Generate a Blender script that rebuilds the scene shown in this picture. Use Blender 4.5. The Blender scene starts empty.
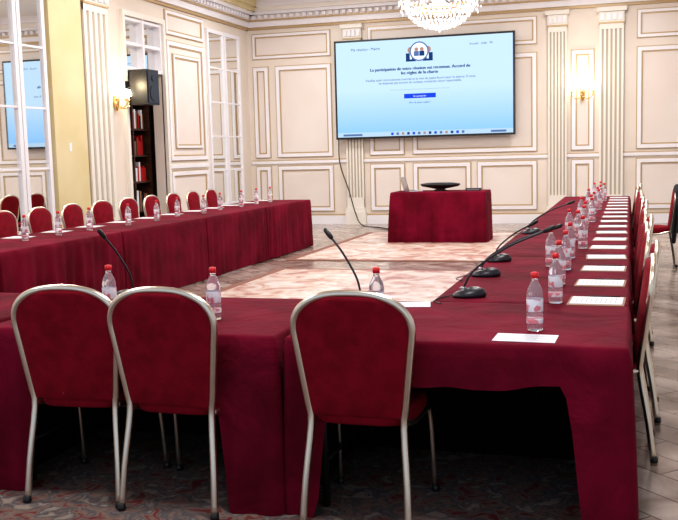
import bpy, math, random
from mathutils import Vector, Matrix
random.seed(4)
S=bpy.context.scene
S.view_settings.view_transform='Standard'
try: S.view_settings.look='Medium High Contrast'
except Exception as ex: print('look',ex)
PI=math.pi
# ------------------------------------------------------------------ materials
def mat(name,col,rough=.5,metal=0,**k):
    m=bpy.data.materials.new(name); m.use_nodes=True
    b=m.node_tree.nodes['Principled BSDF']
    b.inputs['Base Color'].default_value=(*col,1)
    b.inputs['Roughness'].default_value=rough
    b.inputs['Metallic'].default_value=metal
    for a,v in k.items():
        b.inputs[a.replace('_',' ')].default_value=v
    return m
def noise_var(m,c1,c2,scale=5,detail=4,bump=0,bscale=None,lo=.35,hi=.65,stretch=None,dist=.02,distort=0):
    nt=m.node_tree; N=nt.nodes; L=nt.links; b=N['Principled BSDF']
    tc=N.new('ShaderNodeTexCoord'); mp=N.new('ShaderNodeMapping')
    if stretch: mp.inputs['Scale'].default_value=stretch
    L.new(tc.outputs['Object'],mp.inputs['Vector'])
    n=N.new('ShaderNodeTexNoise'); n.inputs['Scale'].default_value=scale; n.inputs['Detail'].default_value=detail
    L.new(mp.outputs[0],n.inputs['Vector'])
    r=N.new('ShaderNodeValToRGB'); r.color_ramp.elements[0].color=(*c1,1); r.color_ramp.elements[1].color=(*c2,1)
    r.color_ramp.elements[0].position=lo; r.color_ramp.elements[1].position=hi
    L.new(n.outputs['Fac'],r.inputs['Fac']); L.new(r.outputs['Color'],b.inputs['Base Color'])
    if bump:
        n2=N.new('ShaderNodeTexNoise'); n2.inputs['Scale'].default_value=bscale or scale; n2.inputs['Detail'].default_value=5
        n2.inputs['Distortion'].default_value=distort
        L.new(mp.outputs[0],n2.inputs['Vector'])
        bp=N.new('ShaderNodeBump'); bp.inputs['Strength'].default_value=bump; bp.inputs['Distance'].default_value=dist
        L.new(n2.outputs['Fac'],bp.inputs['Height']); L.new(bp.outputs['Normal'],b.inputs['Normal'])
    return m
def emis(name,col,st):
    m=bpy.data.materials.new(name); m.use_nodes=True
    nt=m.node_tree; nt.nodes.clear()
    e=nt.nodes.new('ShaderNodeEmission'); e.inputs[0].default_value=(*col,1); e.inputs[1].default_value=st
    o=nt.nodes.new('ShaderNodeOutputMaterial'); nt.links.new(e.outputs[0],o.inputs[0]); return m

M_cloth=noise_var(mat('crimson_cloth',(.12,.003,.014),.85,Specular_IOR_Level=.15),(.105,.001,.012),(.185,.003,.026),3.2,6,.55,3.2,dist=.04,distort=.9)
M_fab=noise_var(mat('chair_fabric',(.3,.01,.02),.85,Specular_IOR_Level=.2),(.20,.002,.013),(.27,.004,.020),14,3,.15,120)
M_chrome=mat('champagne_metal',(.76,.71,.60),.28,1)
M_black=mat('black_plastic',(.012,.012,.014),.4)
M_blackf=noise_var(mat('black_fabric',(.012,.012,.016),.9),(.006,.006,.010),(.016,.016,.024),12,4,.6,10)
M_undershade=mat('under_table_shade',(.006,.004,.006),.95,Specular_IOR_Level=.05)  # near-black that imitates deep shade beneath the front tables
M_wall=noise_var(mat('wall_cream',(.8,.7,.58),.55),(.76,.68,.60),(.80,.73,.66),1.2,2)
M_panel=noise_var(mat('wall_panel_pink',(.8,.68,.6),.5),(.77,.69,.64),(.81,.75,.71),.9,2)
M_white=noise_var(mat('trim_white',(.86,.83,.85),.4),(.83,.82,.86),(.87,.86,.91),1.5,2)
M_gilt=mat('trim_gilt',(.50,.36,.20),.4,.15)
M_ochre=noise_var(mat('column_ochre',(.7,.52,.2),.5),(.68,.58,.32),(.74,.64,.40),1.5,2)
M_pil=mat('pilaster_ivory',(.83,.79,.73),.45)
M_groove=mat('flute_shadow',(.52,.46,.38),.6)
M_mirror=mat('mirror_glass',(.86,.87,.86),.02,1)
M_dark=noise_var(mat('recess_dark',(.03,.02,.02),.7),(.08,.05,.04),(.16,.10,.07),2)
M_brass=mat('brass',(.75,.5,.2),.25,1)
M_bulb=emis('bulb_glow',(1,.9,.72),32)
M_shade=emis('shade_glow',(1,.9,.7),11)
M_cry=mat('crystal',(.95,.95,1),.06,0,Transmission_Weight=.5,IOR=1.5)
M_cry.node_tree.nodes['Principled BSDF'].inputs['Emission Color'].default_value=(1,.97,.94,1)
M_cry.node_tree.nodes['Principled BSDF'].inputs['Emission Strength'].default_value=.22  # faint self-glow painted in to brighten the crystal sparkle
M_pet=mat('pet_plastic',(.93,.95,1),.08,0,Transmission_Weight=.85,IOR=1.2)
M_cap=mat('red_cap',(.7,.02,.03),.35)
M_label=noise_var(mat('bottle_label',(.8,.7,.75),.5),(.75,.25,.3),(.85,.88,.95),28,1,lo=.42,hi=.5)
M_paper=mat('paper',(.80,.83,.9),.6)
M_print=mat('paper_print',(.38,.37,.42),.7)
M_fold=mat('kraft_folder',(.28,.14,.08),.6)
M_mic=mat('mic_grey',(.035,.035,.045),.35,.3)
M_micl=mat('mic_silver',(.35,.36,.4),.35,.8)
M_ceil=mat('ceiling_plaster',(.82,.78,.72),.7)
M_wood=mat('table_frame_dark',(.03,.02,.018),.6)
M_cab=noise_var(mat('cabinet_wood',(.05,.02,.01),.4),(.035,.014,.008),(.07,.03,.015),6,4,stretch=(1,1,6))
M_red=mat('banner_red',(.5,.015,.02),.5)
M_alu=mat('laptop_silver',(.8,.8,.82),.35,.6)

def floor_mat():
    m=mat('parquet_floor',(.6,.55,.5),.2)
    nt=m.node_tree;N=nt.nodes;L=nt.links;b=N['Principled BSDF']
    tc=N.new('ShaderNodeTexCoord');mp=N.new('ShaderNodeMapping');mp.inputs['Rotation'].default_value=(0,0,PI/4)
    L.new(tc.outputs['Object'],mp.inputs['Vector'])
    br=N.new('ShaderNodeTexBrick');br.offset=.5;br.inputs['Scale'].default_value=1.5
    br.inputs['Brick Width'].default_value=1;br.inputs['Row Height'].default_value=.3
    br.inputs['Mortar Size'].default_value=.008
    br.inputs['Color1'].default_value=(.50,.43,.38,1);br.inputs['Color2'].default_value=(.33,.26,.22,1);br.inputs['Mortar'].default_value=(.17,.12,.10,1)
    L.new(mp.outputs[0],br.inputs['Vector'])
    n=N.new('ShaderNodeTexNoise');n.inputs['Scale'].default_value=3;n.inputs['Detail'].default_value=8;n.inputs['Distortion'].default_value=1.2
    L.new(tc.outputs['Object'],n.inputs['Vector'])
    r=N.new('ShaderNodeValToRGB');r.color_ramp.elements[0].color=(.62,.57,.56,1);r.color_ramp.elements[0].position=.35
    r.color_ramp.elements[1].color=(1.15,1.15,1.2,1);r.color_ramp.elements[1].position=.65
    L.new(n.outputs['Fac'],r.inputs['Fac'])
    mx=N.new('ShaderNodeMix');mx.data_type='RGBA';mx.blend_type='MULTIPLY';mx.inputs[0].default_value=1
    L.new(br.outputs['Color'],mx.inputs[6]);L.new(r.outputs['Color'],mx.inputs[7]);L.new(mx.outputs[2],b.inputs['Base Color'])
    return m
def rug_mat(name,cols,scale,rough=.8,a=.36,w=.28):
    m=mat(name,cols[0],rough)
    nt=m.node_tree;N=nt.nodes;L=nt.links;b=N['Principled BSDF']
    tc=N.new('ShaderNodeTexCoord')
    n=N.new('ShaderNodeTexNoise');n.inputs['Scale'].default_value=scale;n.inputs['Detail'].default_value=6;n.inputs['Distortion'].default_value=1.5
    L.new(tc.outputs['Object'],n.inputs['Vector'])
    r=N.new('ShaderNodeValToRGB');e=r.color_ramp.elements
    e[0].position=a;e[0].color=(*cols[0],1);e[1].position=a+w;e[1].color=(*cols[-1],1)
    for i,c in enumerate(cols[1:-1]):
        q=e.new(a+w*(i+1)/(len(cols)-1));q.color=(*c,1)
    L.new(n.outputs['Fac'],r.inputs['Fac']);L.new(r.outputs['Color'],b.inputs['Base Color'])
    return m
M_floor=floor_mat()
M_rug1=rug_mat('marble_carpet',[(.42,.20,.18),(.58,.40,.34),(.66,.56,.50),(.70,.66,.65)],3.2,.35)
M_rug2=rug_mat('patterned_carpet',[(.15,.02,.025),(.22,.15,.12),(.08,.07,.08),(.30,.24,.20)],9)
M_rugb=mat('carpet_border',(.22,.09,.06),.6)

# ------------------------------------------------------------------ mesh builder
def catmull(P,n=6):
    P=[Vector(p) for p in P];out=[]
    for i in range(len(P)-1):
        a=P[i-1] if i>0 else P[i]*2-P[i+1]; b=P[i];c=P[i+1];d=P[i+2] if i+2<len(P) else P[i+1]*2-P[i]
        for k in range(n):
            t=k/n
            out.append(.5*((2*b)+(c-a)*t+(2*a-5*b+4*c-d)*t*t+(-a+3*b-3*c+d)*t**3))
    out.append(P[-1]);return out
class MB:
    def __init__(s): s.v=[];s.f=[];s.m=[];s.s=[];s.mats=[]
    def mi(s,m):
        if m not in s.mats:s.mats.append(m)
        return s.mats.index(m)
    def face(s,ids,m,sm=False): s.f.append(ids);s.m.append(s.mi(m));s.s.append(sm)
    def box(s,x0,x1,y0,y1,z0,z1,m,bev=0):
        x0,x1=min(x0,x1),max(x0,x1);y0,y1=min(y0,y1),max(y0,y1);z0,z1=min(z0,z1),max(z0,z1)
        b=len(s.v)
        for z in(z0,z1):
            for y in(y0,y1):
                for x in(x0,x1): s.v.append((x,y,z))
        for q in((0,2,3,1),(4,5,7,6),(0,1,5,4),(2,6,7,3),(0,4,6,2),(1,3,7,5)): s.face([b+i for i in q],m)
    def tube(s,P,r,m,n=8,sub=0,cap=True,flat=1.0):
        if sub:P=catmull(P,sub)
        P=[Vector(p) for p in P]
        rs=r if isinstance(r,(list,tuple)) else [r]*len(P)
        if len(rs)!=len(P): rs=[rs[0]+(rs[-1]-rs[0])*i/(len(P)-1) for i in range(len(P))]
        T=(P[1]-P[0]).normalized(); ref=Vector((0,0,1)) if abs(T.z)<.9 else Vector((0,1,0))
        N=(ref-T*ref.dot(T)).normalized();b=len(s.v)
        for i,p in enumerate(P):
            if i==0:t=P[1]-P[0]
            elif i==len(P)-1:t=P[-1]-P[-2]
            else:t=P[i+1]-P[i-1]
            t.normalize();N=(N-t*N.dot(t)).normalized();B=t.cross(N)
            for k in range(n):
                a=2*PI*k/n;s.v.append(tuple(p+(N*math.cos(a)*flat+B*math.sin(a))*rs[i]))
        for i in range(len(P)-1):
            for k in range(n):
                k2=(k+1)%n;s.face([b+i*n+k,b+i*n+k2,b+(i+1)*n+k2,b+(i+1)*n+k],m,True)
        if cap:
            s.face([b+k for k in range(n)][::-1],m);e=b+(len(P)-1)*n;s.face([e+k for k in range(n)],m)
    def lathe(s,prof,c,m,n=16,ms=None):
        b=len(s.v)
        for r,z in prof:
            for k in range(n):
                a=2*PI*k/n;s.v.append((c[0]+r*math.cos(a),c[1]+r*math.sin(a),c[2]+z))
        for i in range(len(prof)-1):
            mm=ms[i] if ms else m
            for k in range(n):
                k2=(k+1)%n;s.face([b+i*n+k,b+i*n+k2,b+(i+1)*n+k2,b+(i+1)*n+k],mm,True)
        s.face([b+k for k in range(n)][::-1],ms[0] if ms else m);e=b+(len(prof)-1)*n;s.face([e+k for k in range(n)],ms[-1] if ms else m)
    def grid(s,rows,m,sm=True,wrap=False):
        b=len(s.v);n=len(rows[0])
        for r in rows:
            for p in r:s.v.append(tuple(p))
        for i in range(len(rows)-1):
            for k in range(n if wrap else n-1):
                k2=(k+1)%n;s.face([b+i*n+k,b+i*n+k2,b+(i+1)*n+k2,b+(i+1)*n+k],m,sm)
        return b
    def octa(s,p,r,h,m):
        b=len(s.v);x,y,z=p
        s.v+= [(x+r,y,z),(x,y+r,z),(x-r,y,z),(x,y-r,z),(x,y,z+h*.6),(x,y,z-h)]
        for k in range(4):
            k2=(k+1)%4;s.face([b+k,b+k2,b+4],m);s.face([b+k2,b+k,b+5],m)
    def mesh(s,name):
        me=bpy.data.meshes.new(name);me.from_pydata(s.v,[],s.f)
        for m in s.mats:me.materials.append(m)
        me.polygons.foreach_set('material_index',s.m);me.polygons.foreach_set('use_smooth',s.s);me.update();return me
    def obj(s,name,loc=(0,0,0),rz=0,parent=None):
        return place(name,s.mesh(name),loc,rz,parent)
def place(name,me,loc=(0,0,0),rz=0,parent=None):
    o=bpy.data.objects.new(name,me);S.collection.objects.link(o);o.location=loc;o.rotation_euler=(0,0,rz)
    if parent:o.parent=parent
    return o

# ------------------------------------------------------------------ room
XL,XR,YB,YF,H=-7.75,3.6,19.0,-1.0,4.65
b=MB();b.box(XL-1.2,XR+.2,YF,YB+.2,-.1,0,M_floor);b.obj('floor')
b=MB();b.box(XL-1.2,XR+.2,YF,YB+.2,H,H+.12,M_ceil);b.obj('ceiling')
b=MB();b.box(XL-.2,XR+.2,YB,YB+.2,0,H,M_wall);b.obj('wall_back')
OY0,OY1,OZ=13.78,15.08,3.75
b=MB();b.box(XL-.2,XL,YF,OY0,0,H,M_wall);b.box(XL-.2,XL,OY1,YB,0,H,M_wall);b.box(XL-.2,XL,OY0,OY1,OZ,H,M_wall)
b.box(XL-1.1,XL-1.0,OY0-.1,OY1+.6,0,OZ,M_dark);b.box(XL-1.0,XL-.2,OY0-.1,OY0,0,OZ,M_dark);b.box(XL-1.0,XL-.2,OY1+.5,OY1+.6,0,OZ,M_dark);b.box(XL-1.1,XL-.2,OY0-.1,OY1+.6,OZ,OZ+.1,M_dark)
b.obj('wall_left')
b=MB();wy=[(1.5,3.1),(5.0,6.6),(8.5,10.1),(12.0,13.6),(15.5,17.1)]
y=YF
for a,c in wy:
    b.box(XR,XR+.2,y,a,0,H,M_wall);b.box(XR,XR+.2,a,c,0,.4,M_wall);b.box(XR,XR+.2,a,c,3.7,H,M_wall);y=c
b.box(XR,XR+.2,y,YB,0,H,M_wall);b.obj('wall_right')
for i,(a,c) in enumerate(wy):
    b=MB()
    b.box(XR-.03,XR+.1,a,a+.08,.4,3.7,M_white);b.box(XR-.03,XR+.1,c-.08,c,.4,3.7,M_white);b.box(XR-.03,XR+.1,(a+c)/2-.04,(a+c)/2+.04,.4,3.7,M_white)
    for z in(.4,1.4,2.5,3.6):b.box(XR-.03,XR+.1,a+.08,c-.08,z,z+.07,M_white)
    b.obj('window_%d'%(i+1))
tn=[0]
def trim(b):
    tn[0]+=1;o=b.obj('trim_%d'%tn[0]);return o
def wbox(b,wall,u0,u1,z0,z1,d0,d1,m):
    if wall=='B': b.box(u0,u1,YB-d1,YB-d0,z0,z1,m)
    else: b.box(XL+d0,XL+d1,u0,u1,z0,z1,m)
def frame(b,wall,u0,u1,z0,z1,w=.07,base=0):
    wbox(b,wall,u0+w,u1-w,z0+w,z1-w,base,base+.008,M_panel)
    for (a,c,e,f) in((u0,u1,z0,z0+w),(u0,u1,z1-w,z1),(u0,u0+w,z0+w,z1-w),(u1-w,u1,z0+w,z1-w)):
        wbox(b,wall,a,c,e,f,base,base+.035,M_white)
    g=.026
    for (a,c,e,f) in((u0+w,u1-w,z0+w,z0+w+g),(u0+w,u1-w,z1-w-g,z1-w),(u0+w,u0+w+g,z0+w+g,z1-w-g),(u1-w-g,u1-w,z0+w+g,z1-w-g)):
        wbox(b,wall,a,c,e,f,base,base+.022,M_gilt)
    g=.018
    for (a,c,e,f) in((u0-g,u1+g,z0-g,z0),(u0-g,u1+g,z1,z1+g),(u0-g,u0,z0,z1),(u1,u1+g,z0,z1)):
        wbox(b,wall,a,c,e,f,base,base+.015,M_gilt)
b=MB()
for a,c in((-7.62,-7.3),(-7.12,-5.92),(-5.1,-4.4),(-1.08,-.68),(.12,1.0),(1.25,2.2),(2.4,3.4)):
    frame(b,'B',a,c,1.42,3.3);frame(b,'B',a,c,.28,1.22)
for a,c in((-7.62,-5.92),(-5.1,-1.75),(.12,1.0),(1.25,3.4)):
    frame(b,'B',a,c,3.48,3.98,.05)
frame(b,'B',-4.2,-1.75,1.42,3.3);frame(b,'B',-4.2,-3.05,.28,1.22);frame(b,'B',-2.9,-1.75,.28,1.22)
trim(b)
b=MB()
frame(b,'L',15.25,16.75,1.42,3.5);frame(b,'L',15.25,16.75,.28,1.22)
frame(b,'L',15.47,16.53,1.64,3.28,.04,.008)
frame(b,'L',15.25,16.75,3.62,4.02,.05)
for k in range(5): frame(b,'L',.5+1.65*k,2.0+1.65*k,1.42,3.5);frame(b,'L',.5+1.65*k,2.0+1.65*k,.28,1.22)
trim(b)
b=MB();wbox(b,'B',-7.72,XR,1.28,1.34,0,.035,M_white);wbox(b,'B',-7.72,XR,1.34,1.36,0,.02,M_gilt)
wbox(b,'L',15.2,16.8,1.28,1.34,0,.035,M_white);wbox(b,'L',YF,8.95,1.28,1.34,0,.035,M_white);trim(b)
b=MB();wbox(b,'B',XL,XR,0,.18,0,.05,M_white);wbox(b,'B',XL,XR,.18,.21,0,.03,M_gilt);b.obj('baseboard_back')
b=MB()
for a,c in((YF,8.95),(15.18,16.85),(18.48,YB-.05)):wbox(b,'L',a,c,0,.18,0,.05,M_white);wbox(b,'L',a,c,.18,.21,0,.03,M_gilt)
b.obj('baseboard_left')
b=MB();b.box(XR-.05,XR,YF,YB-.05,0,.18,M_white);b.obj('baseboard_right')
b=MB()
for z0,z1,d,m in((4.08,4.13,.05,M_gilt),(4.13,4.24,.09,M_white),(4.24,4.27,.12,M_gilt),(4.36,4.42,.26,M_white),(4.42,4.50,.33,M_pil),(4.50,H,.40,M_white)):
    wbox(b,'B',XL,XR,z0,z1,0,d,m)
wbox(b,'B',XL,XR,4.27,4.36,0,.13,M_wall)
x=XL+.2
while x<XR: wbox(b,'B',x,x+.07,4.28,4.35,.13,.2,M_white);x+=.14
trim(b)
b=MB()
for z0,z1,d,m in((4.08,4.13,.05,M_gilt),(4.13,4.24,.09,M_white),(4.24,4.27,.12,M_gilt),(4.36,4.42,.26,M_white),(4.42,4.50,.33,M_ochre),(4.50,H,.40,M_ochre)):
    wbox(b,'L',YF,YB,z0,z1,0,d,m)
wbox(b,'L',YF,YB,4.27,4.36,0,.13,M_wall)
y=YF
while y<YB-.3: wbox(b,'L',y,y+.07,4.28,4.35,.13,.2,M_white);y+=.14
trim(b)
def pilaster(wall,u0,u1,top=4.06,nf=5,D=.09):
    b=MB();w=u1-u0
    wbox(b,wall,u0-.04,u1+.04,0,.26,0,D+.05,M_pil);wbox(b,wall,u0-.02,u1+.02,.26,.34,0,D+.03,M_pil)
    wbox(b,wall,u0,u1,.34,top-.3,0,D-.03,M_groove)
    rib=w/(nf*2+1)
    for k in range(nf+1): wbox(b,wall,u0+rib*2*k,u0+rib*(2*k+1),.34,top-.3,D-.03,D,M_pil)
    wbox(b,wall,u0,u1,.34,.55,D-.03,D-.001,M_pil);wbox(b,wall,u0,u1,top-.4,top-.3,D-.03,D-.001,M_pil)
    wbox(b,wall,u0-.015,u1+.015,top-.3,top-.27,0,D+.02,M_gilt)
    wbox(b,wall,u0-.01,u1+.01,top-.27,top-.08,0,D+.02,M_pil)
    for k in range(4):
        c=u0+w*(k+.5)/4;wbox(b,wall,c-w*.08,c+w*.08,top-.24,top-.12,D+.02,D+.05,M_white)
    wbox(b,wall,u0-.05,u1+.05,top-.08,top,0,D+.07,M_pil)
    b.obj('fluted_pilaster')
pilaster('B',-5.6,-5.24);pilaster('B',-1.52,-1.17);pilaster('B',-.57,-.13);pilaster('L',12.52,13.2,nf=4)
b=MB();b.box(XL,-7.66,11.62,12.44,0,H,M_ochre);b.box(XL,-7.62,11.58,12.46,0,.2,M_ochre);b.box(XL,-7.62,11.58,12.46,4.2,4.3,M_ochre)
b.box(-7.66,-7.655,11.95,12.01,1.6,1.72,M_white);b.obj('square_column')
def mdoor(n,y0,y1,z1=3.9,cols=2,rows=6,tilt=0):
    b=MB();st=.07
    b.grid([[(XL+.032,y0+.03,.5),(XL+.032,y0+.03,z1-.03)],[(XL+.032-tilt*(y1-y0),y1-.03,.5),(XL+.032-tilt*(y1-y0),y1-.03,z1-.03)]],M_mirror,False)
    b.box(XL,XL+.055,y0,y0+st,0,z1,M_white);b.box(XL,XL+.055,y1-st,y1,0,z1,M_white)
    b.box(XL,XL+.055,y0+st,y1-st,z1-st,z1,M_white);b.box(XL,XL+.055,y0+st,y1-st,0,.55,M_white)
    for k in range(1,cols):
        c=y0+(y1-y0)*k/cols;b.box(XL+.034,XL+.045,c-.013,c+.013,.55,z1-st,M_white)
    for k in range(1,rows):
        z=.55+(z1-st-.55)*k/rows;b.box(XL+.034,XL+.045,y0+st,y1-st,z-.014,z+.014,M_white)
    b.obj('door_%d'%n)
mdoor(1,9.0,9.95);mdoor(2,9.97,10.93,tilt=.0125,cols=1,rows=4);mdoor(3,10.95,11.57,cols=1,rows=4,tilt=.0125);mdoor(4,16.88,17.66,cols=1,rows=5);mdoor(5,17.68,18.46,cols=1,rows=5)
# recess trim + glazed transom
b=MB();
b.box(XL-.12,XL-.1,OY0,OY1,2.95,OZ,M_mirror)
for yy in(OY0,(OY0+OY1)/2-.03,OY1-.06): b.box(XL-.1,XL+.02,yy,yy+.06,2.9,OZ,M_white)
for z in(2.9,3.3,OZ-.06): b.box(XL-.1,XL+.01,OY0,OY1,z,z+.05,M_white)
b.box(XL-.02,XL+.06,OY0-.08,OY0,0,OZ+.08,M_pil);b.box(XL-.02,XL+.06,OY1,OY1+.08,0,OZ+.08,M_pil);b.box(XL-.02,XL+.06,OY0,OY1,OZ,OZ+.08,M_pil)
trim(b)
# loudspeaker hung on a bracket
b=MB();b.box(-.15,.15,-.2,.2,2.32,2.87,M_black);b.box(.15,.16,-.17,.17,2.35,2.84,M_mic)
b.tube([(.16,0,2.5),(.17,0,2.5)],.12,M_mic,16);b.tube([(.16,0,2.74),(.17,0,2.74)],.05,M_mic,12)
b.tube([(-.15,0,2.6),(-.24,-.13,2.6)],.02,M_black);b.box(-.25,-.235,-.18,-.08,2.5,2.7,M_black)
b.obj('loudspeaker',(XL+.31,13.85,0))
# shelving cabinet in the recess
b=MB();x0,x1,y0,y1=-.42,0,-.62,.62
b.box(x0,x0+.02,y0,y1,0,2.7,M_cab)
for yy in(y0,0,y1-.03): b.box(x0+.02,x1,yy,yy+.03,0,2.7,M_cab)
for z in(0.05,.55,1.05,1.5,1.95,2.4,2.67): b.box(x0+.02,x1-.01,y0+.03,y1-.03,z,z+.03,M_cab)
b.box(x0,x1+.03,y0-.03,y1+.03,2.7,2.76,M_cab)
rr=random.Random(2)
for z in(.58,1.08,1.53,1.98):
    for s0 in(y0+.06,.06):
        y=s0
        while y<s0+.45:
            w=rr.uniform(.03,.06);h=rr.uniform(.22,.34)
            b.box(-.3,-.08,y,y+w,z,z+h,rr.choice([M_red,M_red,M_fold,M_black,M_paper]));y+=w+.004
for y in(-.4,.3):
    b.box(-.1,-.085,y-.12,y+.12,2.43,2.63,M_brass);b.box(-.085,-.082,y-.09,y+.09,2.46,2.60,M_paper)
b.obj('shelving_cabinet',(XL-.3,14.5,0))
def sconce(loc,rz):
    b=MB()
    b.lathe([(.01,-.16),(.04,-.1),(.05,0),(.035,.1),(.01,.2)],(0,-.03,0),M_brass,12)
    for sx in(-1,0,1):
        yy=-.14-(.05 if sx==0 else 0)
        b.tube([(0,-.04,-.05),(sx*.09,-.1,-.12),(sx*.18,yy,-.08),(sx*.19,yy,.0)],.009,M_brass,6,5)
        b.lathe([(.01,0),(.035,.01),(.03,.02),(.01,.025)],(sx*.19,yy,0),M_brass,10)
        b.lathe([(.013,.02),(.013,.09)],(sx*.19,yy,0),M_white,8)
        b.lathe([(.05,.08),(.028,.18)],(sx*.19,yy,0),M_shade,12)
        for k in range(3): b.octa((sx*.19+.02*(k-1),yy,-.04-.02*k),.009,.02,M_cry)
    b.obj('wall_sconce',loc,rz)
    l=bpy.data.lights.new('sconce_glow','POINT');l.energy=10;l.color=(1,.8,.5);l.shadow_soft_size=.06
    o=bpy.data.objects.new('sconce_light',l);S.collection.objects.link(o)
    v=Matrix.Rotation(rz,3,'Z')@Vector((0,-.24,.25));o.location=Vector(loc)+v
sconce((-.88,YB-.01,2.5),0);sconce((XL+.01,13.42,2.38),PI/2)

def rug(x0,x1,y0,y1,m,bw=.12):
    b=MB();b.box(x0,x1,y0,y1,.001,.008,M_rugb);b.box(x0+bw,x1-bw,y0+bw,y1-bw,.008,.012,m);b.obj('carpet')
rug(-4.35,-1.25,5.2,11.5,M_rug1);rug(-4.6,-1.1,12.4,16.9,M_rug1);rug(-5.6,-.05,1.2,4.68,M_rug2,.08)

# ------------------------------------------------------------------ cloth covered tables
def table(x0,x1,y0,y1,drops,flaps,name='conference_table',H0=.75,floorgap=.014,shade_panels=False,fw={}):
    b=MB();r=.02;full=H0-floorgap
    pts=[]
    def side(ax,ay,bx,by,nx,ny,nm):
        L=math.hypot(bx-ax,by-ay);n=max(8,int(L/.022))
        for k in range(n+1):
            t=k/n;pts.append((ax+(bx-ax)*t,ay+(by-ay)*t,nx,ny,nm,t*L,L-t*L))
    def corner(cx,cy,a0,nm):
        for k in range(1,4):
            a=a0+PI/2*k/4;pts.append((cx+r*math.cos(a),cy+r*math.sin(a),math.cos(a),math.sin(a),nm,0,0))
    side(x0+r,y0,x1-r,y0,0,-1,'F');corner(x1-r,y0+r,-PI/2,'FR')
    side(x1,y0+r,x1,y1-r,1,0,'R');corner(x1-r,y1-r,0,'BR')
    side(x1-r,y1,x0+r,y1,0,1,'B');corner(x0+r,y1-r,PI/2,'BL')
    side(x0,y1-r,x0,y0+r,-1,0,'L');corner(x0+r,y0+r,PI,'FL')
    ends={'F':('FL','FR'),'R':('FR','BR'),'B':('BR','BL'),'L':('BL','FL')}
    def drop(p):
        nm=p[4]
        if len(nm)==2:
            if nm in flaps:return full
            a,c=min(drops[nm[0]],full),min(drops[nm[1]],full)
            return max(a,c) if min(a,c)<.05 else min(a,c)
        d=min(drops[nm],full);a,c=ends[nm]
        if d<.05: return d
        for key,dist in((a,p[5]),(c,p[6])):
            if key in flaps:
                w=fw.get(key,.18)
                t=min(1,max(0,(dist-w)/.09));t=t**.7;t=t*t*(3-2*t)
                d=max(d,full+(d-full)*t)
        if d<.4: d+=.014*math.sin(p[5]*5+x0)+.006*math.sin(p[5]*17)
        return d
    cx,cy=(x0+x1)/2,(y0+y1)/2
    rows=[]
    for sc,dz in((.0,0),(.5,0),(.9,0)):
        rows.append([(cx+(p[0]-cx)*sc,cy+(p[1]-cy)*sc,H0) for p in pts])
    rows.append([(p[0]-p[2]*.012,p[1]-p[3]*.012,H0) for p in pts])
    rows.append([(p[0]-p[2]*.003,p[1]-p[3]*.003,H0-.003) for p in pts])
    s=0;acc=[]
    for i,p in enumerate(pts):
        if i:s+=math.hypot(p[0]-pts[i-1][0],p[1]-pts[i-1][1])
        acc.append(s)
    ph=random.random()*6
    M=16
    for j in range(M+1):
        row=[]
        for i,p in enumerate(pts):
            D=drop(p);t=j/M;dd=.012+(D-.012)*t
            q=dd/.74;a=acc[i]
            A=.018+.013*math.sin(a*1.7+ph)
            u=math.sin(a*16+ph+1.6*math.sin(a*2.3+ph)+.5*q)
            fold=(u-.35*u*u*u+.45*math.sin(a*41+ph*2+q*2))*A*q**.55
            off=.008*min(1,dd*20)+.026*q**.8+fold
            if drops.get(p[4],1)<.05: off=0
            if len(p[4])==2 and min(drops[p[4][0]],drops[p[4][1]])<.05: off=.002
            off=max(off,.001 if len(p[4])==1 else .003)
            row.append((p[0]+p[2]*off,p[1]+p[3]*off,H0-dd))
        rows.append(row)
    b.grid(rows,M_cloth,True,True)
    b.box(x0+.012,x1-.012,y0+.012,y1-.012,H0-.035,H0-.006,M_wood)
    if shade_panels:  # black panels added so the hollow under the table reads as shade
        b.box(x0+.02,x1-.02,y1-.03,y1-.02,.0125,H0-.035,M_undershade)
        b.box(x0+.012,x0+.02,y0+.05,y1-.03,.0125,H0-.035,M_undershade)
        b.box(x1-.02,x1-.012,y0+.25,y1-.03,.0125,H0-.035,M_undershade)
    for lx in(x0+.12,x1-.12):
        for ly in(y0+.12,y1-.12):
            b.tube([(lx,ly,.0125),(lx,ly,H0-.035)],.016,M_black,8)
        b.tube([(lx,y0+.12,.2),(lx,y1-.12,.2)],.01,M_black,6)
    return b.obj(name)
FY0,FY1=3.53,4.5
N0=.02;TX=.0
table(-1.325,TX,FY0,FY1,dict(F=.165,B=.74,L=.74,R=.19),['FL','FR'],shade_panels=True,fw={'FL':.10,'FR':.13})
table(-2.75,-1.375,FY0,FY1,dict(F=.165,B=.74,L=.74,R=.74),['FL','FR'],shade_panels=True)
table(-4.2,-2.81,FY0,FY1,dict(F=.165,B=.74,L=N0,R=.74),['FL','FR'],shade_panels=True)
table(-5.8,-4.20,FY0,FY1,dict(F=.165,B=N0,L=.74,R=N0),['FL','FR'],shade_panels=True)
ys=[4.5+k*1.98 for k in range(6)]
for k in range(5):
    y0,y1=ys[k],ys[k+1]
    e=.74 if k==4 else N0
    table(-.92,TX,y0,y1,dict(F=N0,B=e,L=.74,R=.19),['BR'] if k==4 else [])
    table(-5.8,-4.88,y0,y1,dict(F=N0,B=e,L=.19,R=.74),['BL','BR'] if k==4 else [])
table(-3.7,-2.18,14.95,15.65,dict(F=.9,B=.9,L=.9,R=.9),['FL','FR','BL','BR'],'presenter_table',.82)

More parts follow.
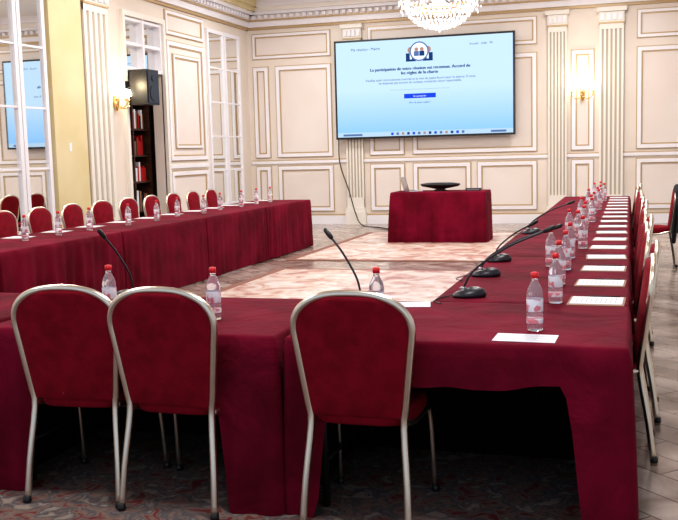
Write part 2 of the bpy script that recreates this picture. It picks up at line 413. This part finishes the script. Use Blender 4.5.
# ------------------------------------------------------------------ chairs
def chair_mesh():
    b=MB()
    def ly(z):return -.20-.13*(z-.45)
    pts=[(-.215,-.27,.0),(-.205,-.243,.2),(-.188,-.205,.42)]
    for z in(.5,.58,.66,.74): pts.append((-(.19+.045*(z-.45)/.35),ly(z),z))
    arch=[]
    for k in range(0,17):
        a=PI-PI*k/16;c=math.cos(a);s=math.sin(a);e=2/2.4
        z=.8+.15*abs(s)**e;arch.append((math.copysign(abs(c)**e,c)*.235,ly(z),z))
    P=pts+arch+[(-x,y,z) for x,y,z in pts[::-1]]
    b.tube(P,.0155,M_chrome,8,3,flat=1)
    def w(z):
        if z<=.8:return .19+.045*(z-.45)/.35
        return .235*max(0,1-((z-.8)/.15)**2.4)**(1/2.4)
    zs=[.46,.47,.53,.6,.68,.76,.8,.84,.875,.9,.92,.935,.942]
    fr=[]
    for i,z in enumerate(zs):
        W=max(.01,w(z)-.006);edge=.35 if i in(0,len(zs)-1) else 1
        f=[(W*c,ly(z)+.006+.026*edge*(1-abs(c)**4),z) for c in(-1,-.93,-.75,-.45,0,.45,.75,.93,1)]
        k=[(W*c,ly(z)-.006-.014*edge*(1-abs(c)**6),z) for c in(1,.93,.75,.45,0,-.45,-.75,-.93,-1)]
        fr.append(f+k)
    b.grid(fr,M_fab,True,True)
    rows=[]
    for sc,z in((.6,.415),(.96,.418),(1,.43),(1.01,.455),(.99,.475),(.93,.487),(.7,.495),(.02,.498)):
        row=[]
        for k in range(32):
            a=2*PI*k/32;c=math.cos(a);s_=math.sin(a);e=2/4.5
            x=math.copysign(abs(c)**e,c)*.212;y=math.copysign(abs(s_)**e,s_)*.205
            if y<0:x*=.93
            row.append((x*sc,.01+y*sc,z))
        rows.append(row)
    b.grid(rows,M_fab,True,True)
    for s_ in(-1,1):
        b.tube([(s_*.19,-.20,.44),(s_*.195,-.05,.408),(s_*.2,.15,.405),(s_*.205,.205,.36),(s_*.215,.25,0.014)],.0125,M_chrome,8,5)
        b.lathe([(.015,0),(.018,.005),(.016,.03)],(s_*.215,.25,0.0125),M_black,8);b.lathe([(.016,0),(.019,.005),(.017,.03)],(s_*.215,-.27,0.0125),M_black,8)
    b.tube([(-.2,.18,.395),(.2,.18,.395)],.009,M_chrome,6)
    return b.mesh('banquet_chair')
CH=chair_mesh()
for x,y,r in((-2.29,3.68,.08),(-1.81,3.67,-.02),(-1.01,3.67,.0),(-3.2,3.68,0),(-3.8,3.68,.03),(-4.7,3.68,0)):
    place('banquet_chair',CH,(x,y,0),r)
for k in range(10):
    place('banquet_chair',CH,(-6.12,7.95+.66*k,0),-PI/2+random.uniform(-.06,.06))
for k in range(3): place('banquet_chair',CH,(-6.12,5.6+.7*k,0),-PI/2)
for k in range(14):
    if k==11: continue
    place('banquet_chair',CH,(-.15+random.uniform(-.01,.05),4.72+.68*k,0),PI/2+random.uniform(-.05,.05))
CX,CY=.27,4.72+.68*11
place('banquet_chair',CH,(CX,CY,0),PI/2)
b=MB()
rows=[]
for z,w,t in((.30,.25,.030),(.45,.255,.045),(.6,.26,.05),(.75,.27,.055),(.86,.275,.06),(.93,.24,.06),(.975,.15,.055),(.995,.06,.04),(1.0,.01,.01)):
    yc=-.20-.13*(max(z,.5)-.45)
    row=[]
    for k in range(36):
        a=2*PI*k/36;rp=1+.10*math.sin(a*7+z*3)*(1-z)
        row.append((w*math.copysign(abs(math.cos(a))**.8,math.cos(a)),yc-.03+t*rp*math.sin(a),z))
    rows.append(row)
b.grid(rows,M_blackf,True,True)
for s_ in(-1,1):
    b.tube([(s_*.2,-.29,.93),(s_*.29,-.31,.82),(s_*.30,-.32,.6),(s_*.27,-.32,.38)],[.05,.04],M_blackf,10,4)
b.tube([(-.12,-.33,.95),(-.06,-.36,.99),(.06,-.36,.99),(.12,-.33,.95)],.025,M_blackf,8,4)
b.obj('black_coat',(CX,CY,0),PI/2)

# ------------------------------------------------------------------ bottles
def bottle_mesh():
    b=MB()
    prof=[(.012,0),(.030,.002),(.033,.01),(.031,.02),(.033,.03),(.033,.07),(.0315,.075),(.033,.08),(.0335,.13),(.032,.135),(.0325,.15),(.028,.17),(.017,.192),(.013,.2),(.013,.212),(.0155,.213),(.0155,.235),(.004,.238)]
    ms=[M_pet]*(len(prof)-1)
    ms[7]=M_label
    for i in(14,15,16):ms[i]=M_cap
    b.lathe(prof,(0,0,0),M_pet,18,ms)
    b.lathe([(.0335,.032),(.0337,.034),(.0337,.05),(.0335,.051)],(0,0,0),M_label,18)
    return b.mesh('water_bottle')
BT=bottle_mesh()
TZ=.7505
bl=[(-.36,3.82),(-.33,4.52),(-1.04,3.92),(-1.78,3.86),(-2.33,3.9)]
y=5.15;i=0
while y<14.2:
    bl.append((-.36+random.uniform(-.04,.04),y));
    if i%3==1: bl.append((-.46,y+.15))
    y+=.62;i+=1
y=6.35
while y<14.2: bl.append((-5.3+random.uniform(-.05,.06),y));y+=.58+random.uniform(-.1,.12)
for x,y in bl: place('water_bottle',BT,(x,y,TZ),random.random()*6)

def pad_mesh(folder):
    b=MB();hx,hy=(.105,.118) if folder else (.118,.075)
    if folder:b.box(-.14,.125,-.128,.128,0,.003,M_fold)
    z=.003 if folder else 0
    b.box(-hx,hx,-hy,hy,z,z+.002,M_paper)
    n=9
    for k in range(n):
        y=hy*.75-1.5*hy*k/(n-1);b.box(-hx*.75,hx*(.72 if k%3 else .4),y,y+.0035,z+.002,z+.0023,M_print)
    if folder:b.tube([(.113,-.1,z+.004),(.113,.04,z+.004)],.003,M_black,6)
    return b.mesh('notepad' if folder else 'paper_sheet')
PD=pad_mesh(True);PS=pad_mesh(False)
place('paper_sheet',PS,(-.38,3.655,TZ),-.03);place('paper_sheet',PS,(-1.02,4.38,TZ),.2);place('paper_sheet',PS,(-2.25,4.2,TZ),.1)
y=4.6
while y<14.2: place('notepad',PD,(-.145,y,TZ),PI/2+random.uniform(-.06,.06));y+=.62
y=6.5
while y<14.2: place('notepad',PD,(-5.6,y,TZ),PI/2+random.uniform(-.06,.06));y+=.64

def mic(base,tip,cable=None):
    b=MB();tx,ty,tz=tip[0]-base[0],tip[1]-base[1],tip[2]-TZ
    a=math.atan2(ty,tx)
    rows=[]
    for sc,z in((.9,0),(1,.006),(1,.016),(.85,.032),(.5,.042),(.05,.044)):
        row=[]
        for k in range(24):
            q=2*PI*k/24;x=.085*math.cos(q)*sc;y=.058*math.sin(q)*sc
            row.append((x*math.cos(a)-y*math.sin(a),x*math.sin(a)+y*math.cos(a),z+(.008*math.cos(q) if .01<z else 0)))
        rows.append(row)
    b.grid(rows,M_mic,True,True);b.face([k for k in range(24)][::-1],M_mic)
    dx,dy=math.cos(a),math.sin(a)
    b.lathe([(.018,0),(.018,.008),(.008,.012)],(-dx*.03,-dy*.03,.04),M_micl,12)
    s0=(-dx*.03,-dy*.03,.045)
    P=catmull([s0,(tx*.12-dx*.02,ty*.12-dy*.02,.045+(tz-.045)*.32),(tx*.5,ty*.5,.045+(tz-.045)*.72),(tx,ty,tz)],8)
    b.tube(P,.0055,M_mic,8)
    d=(P[-1]-P[-3]).normalized();e=P[-1]
    b.tube([e-d*.01,e,e+d*.02,e+d*.05,e+d*.06],[.006,.011,.0125,.0115,.005],M_black,10)
    b.tube([(-dx*.08,-dy*.08,.01),(-dx*.13,-dy*.11-.02,.004),(-dx*.15,-dy*.16-.12,.004),(-dx*.10,-dy*.18-.2,.004)],.003,M_black,6,5)
    b.obj('gooseneck_microphone',(base[0],base[1],TZ))
mic((-.76,4.66),(-.40,4.76,1.07));mic((-.79,5.44),(-.42,5.52,1.02));mic((-.81,6.17),(-.62,6.28,.98))
mic((-2.50,4.38),(-2.56,4.27,1.08));mic((-1.26,4.36),(-1.39,4.40,1.07))
mic((-.8,8.2),(-.5,8.3,1.0))

# ------------------------------------------------------------------ presentation screen
sx0,sx1,sz0,sz1=-5.76,-2.13,1.745,3.72
SY=18.76
b=MB();b.box(sx0,sx1,SY,SY+.06,sz0,sz1,M_black);b.box(-5.0,-4.5,SY+.06,19.0,sz0+.6,sz1-.6,M_black);b.box(-3.2,-2.7,SY+.06,19.0,sz0+.6,sz1-.6,M_black)
scr=b.obj('presentation_screen')
m=bpy.data.materials.new('display_glow');m.use_nodes=True;nt=m.node_tree;nt.nodes.clear()
e=nt.nodes.new('ShaderNodeEmission');o_=nt.nodes.new('ShaderNodeOutputMaterial');tc=nt.nodes.new('ShaderNodeTexCoord');sp=nt.nodes.new('ShaderNodeSeparateXYZ')
r=nt.nodes.new('ShaderNodeValToRGB');r.color_ramp.elements[0].color=(.28,.57,.97,1);r.color_ramp.elements[0].position=0;r.color_ramp.elements[1].color=(.58,.78,1,1);r.color_ramp.elements[1].position=.5
nt.links.new(tc.outputs['Generated'],sp.inputs[0]);nt.links.new(sp.outputs[2],r.inputs[0]);nt.links.new(r.outputs[0],e.inputs[0]);nt.links.new(e.outputs[0],o_.inputs[0]);e.inputs[1].default_value=1.0
f0=SY
b=MB();b.box(sx0+.04,sx1-.04,f0-.008,f0,sz0+.04,sz1-.04,m);b.obj('display_panel',parent=scr)
E_bar=emis('taskbar',(.55,.75,.95),.9);E_blue=emis('button_blue',(.02,.08,.75),1);E_txt=emis('text_ink',(.02,.06,.2),1);E_em=emis('emblem',(.12,.2,.42),1);E_w=emis('page_white',(.85,.95,1),1.05);E_sk=emis('portrait_tone',(.6,.35,.3),.8)
b=MB()
b.box(sx0+.04,sx1-.04,f0-.011,f0-.008,sz0+.04,sz0+.13,E_bar)
for k in range(14): b.box(-4.6+k*.11,-4.55+k*.11,f0-.013,f0-.011,sz0+.06,sz0+.11,[E_blue,E_em,E_sk,E_txt][k%4])
b.box(-5.6,-5.2,f0-.013,f0-.011,sz0+.06,sz0+.1,E_em);b.box(-2.6,-2.3,f0-.013,f0-.011,sz0+.06,sz0+.1,E_em)
b.box(-4.32,-3.68,f0-.013,f0-.008,2.52,2.61,E_blue)
cx=-4.0
def disc(x,z,r,d0,d1,mt,n=24): b.tube([(x,f0-d0,z),(x,f0-d1,z)],r,mt,n)
for s_ in(-1,1):
    b.box(cx+s_*.17-.1,cx+s_*.17+.1,f0-.012,f0-.008,3.24,3.40,E_txt);disc(cx+s_*.17,3.46,.065,.008,.012,E_sk,16)
    b.box(cx+s_*.17-.02,cx+s_*.17+.02,f0-.0125,f0-.012,3.28,3.39,E_w)
disc(cx,3.43,.19,.012,.016,E_em,32);disc(cx,3.43,.165,.016,.018,E_w,32)
for s_ in(-1,1):
    disc(cx+s_*.055,3.47,.038,.019,.022,E_sk,14);b.box(cx+s_*.055-.05,cx+s_*.055+.05,f0-.021,f0-.018,3.34,3.435,E_txt if s_>0 else E_em)
b.obj('display_content',parent=scr)
def txt(s,x,z,size,al='CENTER',mt=E_txt):
    c=bpy.data.curves.new('screen_text','FONT');c.body=s;c.size=size;c.align_x=al;c.materials.append(mt)
    o=bpy.data.objects.new('screen_text',c);S.collection.objects.link(o);o.location=(x,f0-.015,z);o.rotation_euler=(PI/2,0,0);o.parent=scr
txt('Ma r\u00e9union - Mairie',-5.4,3.5,.075,'LEFT');txt('Accueil   Aide   FR',-2.55,3.5,.06,'RIGHT')
for dx in(0,.004,-.004): txt('La participation de votre r\u00e9union est reconnue. Accord de\nles r\u00e8gles de la charte',cx+dx,3.08,.085)
txt('Veuillez saisir votre adresse courriel et le mot de passe fourni pour la s\u00e9ance. Si vous\nne disposez pas encore de compte, contactez votre responsable.',cx,2.88,.064)
txt('________________________________________',cx,2.70,.06)
txt('Se connecter',cx,2.545,.05,mt=E_w);txt('Mot de passe oubli\u00e9 ?',cx,2.42,.05)
b=MB();b.tube([(-5.72,SY+.03,1.745),(-5.7,18.78,1.25),(-5.5,18.7,.7),(-5.35,18.62,.25),(-5.15,18.4,.02),(-4.6,17.8,.015),(-4.1,17.1,.015),(-3.75,16.9,.025),(-3.55,15.72,.025)],.012,M_black,6,8);b.obj('power_cable')

b=MB();b.box(-.16,.16,-.11,.11,0,.016,M_alu);rows=[[(-.16,.11,.012),(.16,.11,.012)],[(-.16,.18,.24),(.16,.18,.24)]]
b.grid(rows,M_alu,False);b.grid([[(-.16,.117,.012),(.16,.117,.012)],[(-.16,.187,.24),(.16,.187,.24)]],M_alu,False)
b.box(-.14,.14,-.02,.08,.016,.0175,M_black);b.obj('laptop',(-3.4,15.3,.8205),PI/2+.5)
b=MB();rows=[]
for sc,z in((.3,0),(.35,.012),(.2,.03),(.9,.075),(1,.1),(.97,.12),(.6,.135),(.05,.138)):
    rows.append([(.33*sc*math.cos(2*PI*k/32),.14*sc*math.sin(2*PI*k/32),z) for k in range(32)])
b.grid(rows,M_black,True,True);b.obj('conference_speakerphone',(-2.95,15.3,.8205))
b=MB();b.box(-.12,.12,-.06,.06,0,.04,M_black);b.box(-.1,.1,-.062,-.06,.01,.03,M_micl);b.obj('adapter_box',(-2.4,15.25,.8205));

# ------------------------------------------------------------------ chandelier
b=MB();CZ=3.17
b.tube([(0,0,.6),(0,0,H-CZ)],.012,M_brass,8);b.lathe([(.02,0),(.1,.02),(.07,.06),(.02,.08)],(0,0,H-CZ-.085),M_brass,16)
b.lathe([(.02,.3),(.07,.36),(.04,.45),(.09,.55),(.05,.7),(.03,.85),(.06,.95),(.02,1.0)],(0,0,0),M_cry,14)
def ring(R,z,r=.012):
    P=[(R*math.cos(2*PI*k/32),R*math.sin(2*PI*k/32),z) for k in range(33)];b.tube(P,r,M_brass,6,cap=False)
ring(.5,.42);ring(.3,.28);ring(.34,.8);ring(.18,1.05)
for R0,R,z,n in((.06,.56,.42,14),(.05,.36,.9,8)):
    for k in range(n):
        a=2*PI*k/n;c,s_=math.cos(a),math.sin(a)
        b.tube([(R0*c,R0*s_,z-.02),(R*.5*c,R*.5*s_,z-.14),(R*.9*c,R*.9*s_,z-.1),(R*c,R*s_,z)],.009,M_cry,6,4)
        b.lathe([(.01,0),(.04,.012),(.03,.02),(.012,.025)],(R*c,R*s_,z),M_cry,10);b.lathe([(.011,.02),(.011,.09)],(R*c,R*s_,z),M_white,8)
        b.lathe([(.008,.09),(.018,.11),(.015,.14),(.003,.17)],(R*c,R*s_,z),M_bulb,8)
        for q in range(4): b.octa((R*c+random.uniform(-.03,.03),R*s_+random.uniform(-.03,.03),z-.03-.045*q),.013,.028,M_cry)
for k in range(40):
    a=2*PI*k/40
    for q in range(9):
        t=q/8;R=.5*math.cos(t*PI/2*.95);z=.42-.38*math.sin(t*PI/2)
        if q>5 and k%2:continue
        b.octa((R*math.cos(a),R*math.sin(a),z),.018,.034,M_cry)
    for q in range(8):
        t=q/8;R=.5+(.18-.5)*t**.6;z=.44+.6*t;b.octa((R*math.cos(a),R*math.sin(a),z),.014,.03,M_cry)
b.octa((0,0,.02),.04,.05,M_cry)
b.obj('crystal_chandelier',(-2.6,13.6,CZ))

# ------------------------------------------------------------------ lights
def area(loc,size,en,col):
    l=bpy.data.lights.new('ceiling_fill','AREA');l.shape='SQUARE';l.size=size;l.energy=en;l.color=col
    o=bpy.data.objects.new('ceiling_fill',l);S.collection.objects.link(o);o.location=loc
for x in(-5.6,-.6):
    for y in(3.0,7.5,12,16.4): area((x,y,4.6),.8,92,(1,.97,.94))  # added overhead fill for the whole room, no fixtures behind it
l=bpy.data.lights.new('chandelier_light','POINT');l.energy=100;l.color=(1,.92,.8);l.shadow_soft_size=.3
o=bpy.data.objects.new('chandelier_light',l);S.collection.objects.link(o);o.location=(-2.6,13.6,2.85)
W=bpy.data.worlds.new('world');S.world=W;W.use_nodes=True
W.node_tree.nodes['Background'].inputs[0].default_value=(.74,.83,1,1);W.node_tree.nodes['Background'].inputs[1].default_value=.75

# ------------------------------------------------------------------ camera
th,ph,ro=math.radians(17.1),math.radians(6.44),math.radians(1.5)
F=Vector((-math.sin(th)*math.cos(ph),math.cos(th)*math.cos(ph),-math.sin(ph)))
R0=Vector((math.cos(th),math.sin(th),0));U0=R0.cross(F)
R=R0*math.cos(ro)-U0*math.sin(ro);U=U0*math.cos(ro)+R0*math.sin(ro)
c=bpy.data.cameras.new('camera');c.sensor_width=36;c.lens=36*950/678;c.clip_end=100
o=bpy.data.objects.new('camera',c);S.collection.objects.link(o)
mw=Matrix((R,U,-F)).transposed().to_4x4();mw.translation=Vector((0,0,1.48));o.matrix_world=mw
S.camera=o
